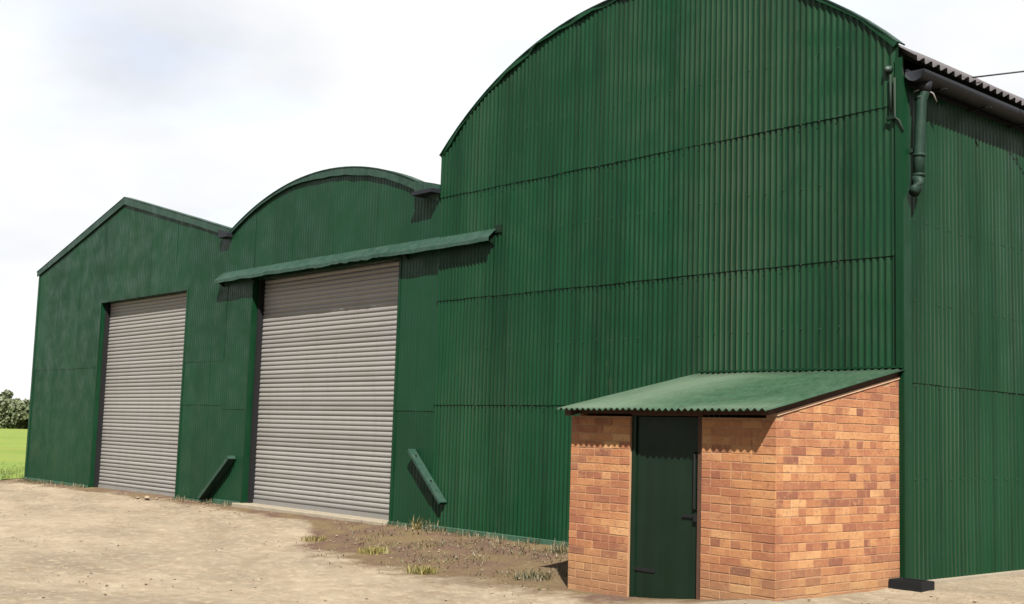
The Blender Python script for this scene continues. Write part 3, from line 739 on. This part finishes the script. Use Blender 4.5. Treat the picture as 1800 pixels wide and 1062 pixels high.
while z > zlo:
    for (a, b_) in course(SX0, DX0 - 0.004, n):
        if z + BH > gz(a, SY) - 0.03: front_brick(a, b_, z, pier_l)
    for (a, b_) in course(DX1 + 0.004, SX1 - 0.0, n + 1):
        if z + BH > gz(a, SY) - 0.03: front_brick(a, b_, z, pier_r)
    n += 1; z -= CH
# flank brickwork
mb = MB(); n = 0; z = 1.815 * K - CH + CH * 9
while z > zlo:
    for (a, b_) in course(SY + 0.103, -0.087, n):
        if z + BH < gz(0, a) - 0.03: continue
        lim = lambda y: rz(y) - 0.09 - 0.003
        if min(lim(a), lim(b_)) < z + 0.012: continue
        V, F = brick_verts(b_ - a, BH); px = SX1 + random.uniform(0, 0.003); zz = z + random.uniform(-.003, .003); cy = (a + b_) / 2
        V = [(px - y_, cy + x_, min(zz + q, lim(cy + x_))) for x_, y_, q in V]
        mb.add(V, F)
    # quoin headers at the corner, seen on the flank
    n += 1; z -= CH
bw = mb.obj('brickwork', 'brick', sw); bw['kind'] = 'stuff'
mb = MB(); n = 0; z = 1.815 * K - CH
while z > zlo:
    l = 0.098 if n % 2 else 0.098
    V, F = brick_verts(l, BH); cy = SY + 0.004 + l / 2
    mb.add([(SX1 + 0.001 - y_, cy + x_, z + q) for x_, y_, q in V], F); n += 1; z -= CH
qn = mb.obj('quoin_bricks', 'brick', sw); qn['kind'] = 'stuff'
# door, frame and ironwork
zd = gz(DX0, SY) - 0.0
MB().box(DX0, DX0 + 0.05, SY + 0.025, SY + 0.09, zd - 0.03, DZ).obj('door_frame', 'green_door', shed)
MB().box(DX1 - 0.05, DX1, SY + 0.012, SY + 0.09, zd - 0.03, DZ).obj('door_frame', 'dark_timber', shed)
MB().box(DX0, DX1, SY + 0.014, SY + 0.094, DZ + 0.002, DZ + 0.05).obj('lintel', 'dark_timber', shed)
dr = MB().box(DX0 + 0.053, DX1 - 0.053, SY + 0.045, SY + 0.08, zd + 0.02, DZ - 0.004).obj('door', 'green_door', shed)
bevel(dr, 0.004)
dy = SY + 0.045
MB().tube([(DX1 - 0.10, dy - 0.004, 1.45 * K), (DX1 - 0.10, dy - 0.022, 1.42 * K), (DX1 - 0.10, dy - 0.022, 0.84 * K), (DX1 - 0.10, dy - 0.004, 0.81 * K)], 0.009, 8).obj('handle', 'black', dr, True)
MB().box(DX1 - 0.24, DX1 - 0.02, dy - 0.016, dy - 0.001, 0.735 * K, 0.765 * K).box(DX1 - 0.10, DX1 - 0.06, dy - 0.03, dy - 0.0165, 0.70 * K, 0.78 * K).obj('latch', 'black', dr)
for zz in (0.09 * K,):
    MB().box(DX0 + 0.055, DX0 + 0.30, dy - 0.010, dy - 0.001, zz, zz + 0.03).obj('hinge', 'black', dr)
MB().box(DX0 - 0.05, DX1 + 0.02, SY - 0.06, SY + 0.09, zd - 0.2, zd - 0.004).obj('threshold', 'concrete', shed)
# roof of the shed: corrugated sheets running down the slope
rp = MB()
rfo = MB()
for y in (SY + 0.05, SY / 2, -0.12):
    zt = rz(y) - 0.022
    rfo.box(SX0 + 0.02, SX1 - 0.02, y - 0.03, y + 0.03, zt - 0.07, zt)
rr_ = rfo.obj('roof', 'dark_timber', shed)
rx0, rx1 = SX0 - 0.005, 0.055
n = 4
for i in range(n):
    xa, xb = rx0 + (rx1 - rx0) * i / n, rx0 + (rx1 - rx0) * (i + 1) / n + (0.03 if i < n - 1 else 0)
    st = PITCH / 8; xs = [xa] + [k * st for k in range(math.floor(xa / st) + 1, math.ceil(xb / st)) if xa + 1e-4 < k * st < xb - 1e-4] + [xb]
    V, C = [], []
    for x in xs:
        d = 0.0135 * math.cos(2 * math.pi * x / PITCH)
        for k in range(7):
            y = EY + (-0.07 - EY) * k / 6
            e = 0.006 * mn.noise((x * 3, y * 2, 5))
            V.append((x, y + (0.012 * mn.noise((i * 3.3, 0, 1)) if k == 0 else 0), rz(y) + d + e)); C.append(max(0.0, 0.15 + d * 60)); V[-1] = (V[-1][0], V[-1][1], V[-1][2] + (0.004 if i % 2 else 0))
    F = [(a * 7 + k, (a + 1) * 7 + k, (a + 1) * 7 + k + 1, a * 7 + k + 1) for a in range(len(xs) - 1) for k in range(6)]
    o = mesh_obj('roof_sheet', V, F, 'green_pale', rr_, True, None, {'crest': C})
    md = o.modifiers.new('thickness', 'SOLIDIFY'); md.thickness = 0.003; md.offset = -1
def sloped(x0, x1, y0, y1, lo, hi, name, material, parent):
    V = []
    for x in (x0, x1):
        for y in (y0, y1):
            V += [(x, y, rz(y) + lo), (x, y, rz(y) + hi)]
    return mesh_obj(name, V, [(0, 1, 3, 2), (4, 6, 7, 5), (0, 4, 5, 1), (2, 3, 7, 6), (1, 5, 7, 3), (0, 2, 6, 4)], material, parent)
sloped(SX1 - 0.10, SX1 + 0.012, SY - 0.0, -0.088, -0.088, -0.066, 'verge_batten', 'timber', rr_)
sloped(SX1 - 0.09, SX1 - 0.005, SY - 0.1, -0.088, -0.064, -0.018, 'verge_board', 'dark_timber', rr_)
sloped(SX0 + 0.005, SX0 + 0.09, SY - 0.1, -0.088, -0.086, -0.018, 'verge_board', 'dark_timber', rr_)
MB().box(rx0 + 0.02, rx1 - 0.02, -0.12, -0.062, BZ + 0.012, BZ + 0.03).obj('flashing', 'green', rr_)

# drain gully box at the foot of the barn corner
db = thing('drain_box', 'low black drain box on the ground at the barn corner', 'drain', (0.17, -0.16, 0))
z0 = gz(0.2, -0.2) - 0.02
mb = MB(); mb.box(0.0 + .01, 0.34, -0.30, -0.275, z0, z0 + 0.10); mb.box(0.01, 0.34, -0.095, -0.07, z0, z0 + 0.10); mb.box(0.01, 0.035, -0.2745, -0.0955, z0, z0 + 0.10); mb.box(0.315, 0.34, -0.2745, -0.0955, z0, z0 + 0.10)
mb.obj('rim', 'black', db)
for i in range(7):
    MB().box(0.05 + i * 0.038, 0.068 + i * 0.038, -0.273, -0.097, z0 + 0.055, z0 + 0.075).obj('grating_bar', 'black', db)

# ------------------------------------------------------------------ weeds, pebbles, rubble
def tuft(x, y, n, h, spread, material, label, name='weed_tuft', group='weed tufts in the yard'):
    sp = []
    for i in range(n):
        a, r = random.uniform(0, 6.283), spread * random.random() ** 0.7
        px, py = x + r * math.cos(a), y + r * math.sin(a) * 0.7; sp.append((px, py, gz(px, py) - 0.01))
    tag(blades(sp, h * 0.35, h, 0.006, 1.1).obj(name, material), label, 'weed', group)
tuft(-7.55 * K, -2.10 * K, 300, 0.10, 0.26, 'weed', 'largest yellow-green weed tuft in the yard, in front of the tall barn')
tuft(-5.50 * K, -2.75 * K, 240, 0.09, 0.22, 'weed', 'yellow weed tuft on brown earth, between the brick shed and the largest tuft')
tuft(-9.60 * K, -1.85 * K, 260, 0.08, 0.22, 'weed_dry', 'flat yellow weed patch in front of the wide shutter')
tuft(-3.95 * K, -2.15 * K, 240, 0.09, 0.26, 'moss', 'low olive weed patch beside the left corner of the brick shed')
tuft(-9.0 * K, -0.22 * K, 40, 0.24, 0.10, 'weed_dry', 'pale dry stalks at the wall foot below the right guard board')
tuft(-8.6 * K, -0.25 * K, 40, 0.20, 0.12, 'moss', 'small green weed at the foot of the tall barn wall')
tuft(-5.2 * K, -0.45 * K, 150, 0.15, 0.25, 'moss', 'grey-green weed clump at the wall just left of the brick shed')
sp = []
while len(sp) < 2200:
    x, y = random.uniform(-9.0, -2.2), -random.random() ** 0.8 * 3.0
    lim = 0.5 + 2.2 * sstep(-9.0, -5.8, x)
    if -y > lim * random.random() or (x > SX0 - 0.05 and y < 0): continue
    if mn.noise((x * 1.1, y * 1.5, 7)) + 0.25 * random.random() < 0.02: continue
    sp.append((x, y - 0.14, gz(x, y) - 0.008))
tag(blades(sp, 0.008, 0.045, 0.006, 1.8).obj('low_weeds', 'moss'), 'sparse low weeds and dead stalks on the brown earth', 'weeds', kind='stuff')
sp = []
for i in range(2600):
    x = random.uniform(X0, SX0); 
    if D1[0] < x < D1[1] or D2[0] - .1 < x < D2[1] + .1: continue
    if mn.noise((x * 1.6, 0, 3)) < -0.1: continue
    y = -0.09 - random.random() ** 2 * 0.2 - (0.05 if x > XV2 else 0); sp.append((x, y, gz(x, y) - 0.005))
tag(blades(sp, 0.02, 0.11, 0.006, 0.9).obj('wall_foot_weeds', 'moss'), 'thin line of small weeds along the foot of the barns', 'weeds', kind='stuff')

def stone_mesh(x, y, z, r, rnd):
    V = []; F = [(0, 2, 4), (2, 1, 4), (1, 3, 4), (3, 0, 4), (2, 0, 5), (1, 2, 5), (3, 1, 5), (0, 3, 5)]
    a = rnd.uniform(0, 3.14); ca, sa = math.cos(a), math.sin(a)
    for (px, py, pz) in ((1, 0, 0), (-1, 0, 0), (0, 1, 0), (0, -1, 0), (0, 0, 1), (0, 0, -1)):
        k = r * rnd.uniform(0.6, 1.25); px, py, pz = px * k * 1.2, py * k * 0.9, pz * k * 0.6
        V.append((x + px * ca - py * sa, y + px * sa + py * ca, z + pz))
    return V, F
rnd = random.Random(3); mb = MB()
for i in range(7500):
    x, y = rnd.uniform(-22, 3.5), -0.15 - rnd.random() ** 1.3 * 9
    if SX0 - .05 < x < 0.02 and y > SY - 0.03: continue
    r = 0.004 + 0.019 * rnd.random() ** 5
    mb.add(*stone_mesh(x, y, gz(x, y) + r * 0.2, r, rnd))
tag(mb.obj('pebbles', 'stone'), 'scattered small pebbles on the trodden earth yard', 'pebbles', kind='stuff')
labs = ['pale rubble stone at the foot of the narrow shutter, largest of three', 'small pale rubble stone, left one at the narrow shutter', 'small rubble stone, right one at the narrow shutter']
for i, (dx, dy, r) in enumerate(((0.0, -0.05, 0.085), (-0.30, -0.10, 0.055), (0.28, 0.02, 0.05))):
    x, y = -18.95 * K + dx, -0.42 * K + dy
    o = mesh_obj('rubble_stone', *stone_mesh(x, y, gz(x, y) + r * 0.35, r, rnd), 'stone')
    md = o.modifiers.new('sub', 'SUBSURF'); md.levels = 1; md.render_levels = 1; md.subdivision_type = 'SIMPLE'
    bevel(o, r * 0.25, 2); tag(o, labs[i], 'stone', 'rubble by the narrow shutter')

# ------------------------------------------------------------------ trees beyond the meadow
def tree(x, y, h, rad, label, material, seed, leaf=0.34, n=1500, low=0.12):
    rn = random.Random(seed); z0 = -0.3
    t_ = thing('hedgerow_tree', label, 'tree', (x, y, z0), 'trees beyond the meadow')
    mb = MB(); mb.tube([(x, y, z0), (x + .1, y, z0 + h * 0.25), (x - .1, y + .1, z0 + h * 0.6)], [h * 0.03, h * 0.022, h * 0.01], 8)
    lobes = []
    for k in range(11):
        a = rn.uniform(0, 6.28); rr = rad * rn.uniform(0.25, 0.72); zz = z0 + h * rn.uniform(low + 0.16, 0.86)
        f_ = 1 - 0.55 * max((zz - z0) / h - 0.55, 0) / 0.45
        c = Vector((x + rr * f_ * math.cos(a), y + rr * f_ * math.sin(a), zz)); lobes.append((c, rad * rn.uniform(0.28, 0.5)))
        mb.tube([(x, y, z0 + h * 0.3), tuple((Vector((x, y, z0 + h * .45)) + c) / 2), tuple(c)], [h * 0.012, h * 0.008, h * 0.003], 5)
    lobes.append((Vector((x, y, z0 + h * 0.86)), rad * 0.34))
    mb.obj('trunk', 'bark', t_, True)
    mb = MB()
    for k in range(n):
        c, r = rn.choice(lobes)
        d = Vector((rn.gauss(0, 1), rn.gauss(0, 1), rn.gauss(0, 1))).normalized() * r * rn.random() ** 0.4
        d.z *= 0.8; p = c + d
        if p.z < z0 + h * low * 0.6: continue
        u_ = Vector((rn.gauss(0, 1), rn.gauss(0, 1), rn.gauss(0, 1))).normalized(); v_ = u_.orthogonal().normalized(); s = leaf * rn.uniform(0.5, 1.2)
        mb.add([p - u_ * s, p + v_ * s * 0.7, p + u_ * s, p - v_ * s * 0.7], [(0, 1, 2, 3)])
    mb.obj('crown', material, t_)
def far(px, dist):
    d = r2 * ((px - 900) / 2110.9) + u2 * (-(740 - 531) / 2110.9) + fw
    d = Vector((d.x, d.y, 0)).normalized(); return CAM[0] + d.x * dist, CAM[1] + d.y * dist
for i, (px, dist, h, rad, lab) in enumerate((
    (9, 205, 6.9, 2.6, 'tallest hedgerow tree beyond the meadow, at the left edge'),
    (-22, 210, 5.6, 3.4, 'broad dark tree cut off by the left picture edge, beyond the meadow'),
    (24, 195, 4.6, 3.0, 'lower rounded tree to the right of the tallest hedgerow tree'),
    (44, 200, 5.0, 2.8, 'hedgerow tree half hidden behind the left wall of the gabled barn'))):
    x, y = far(px, dist); tree(x, y, h * 0.9, rad, lab, 'leaf' if i % 2 == 0 else 'leaf_dark', 50 + i)
for i, px in enumerate((2, 34, 54)):
    x, y = far(px, 190); tree(x, y, 3.4, 2.8, ['low bush below the tallest hedgerow tree', 'low bush in the middle of the hedgerow', 'low bush beside the barn corner, far across the meadow'][i], 'leaf_dark', 80 + i, 0.3, 1100, 0.02)
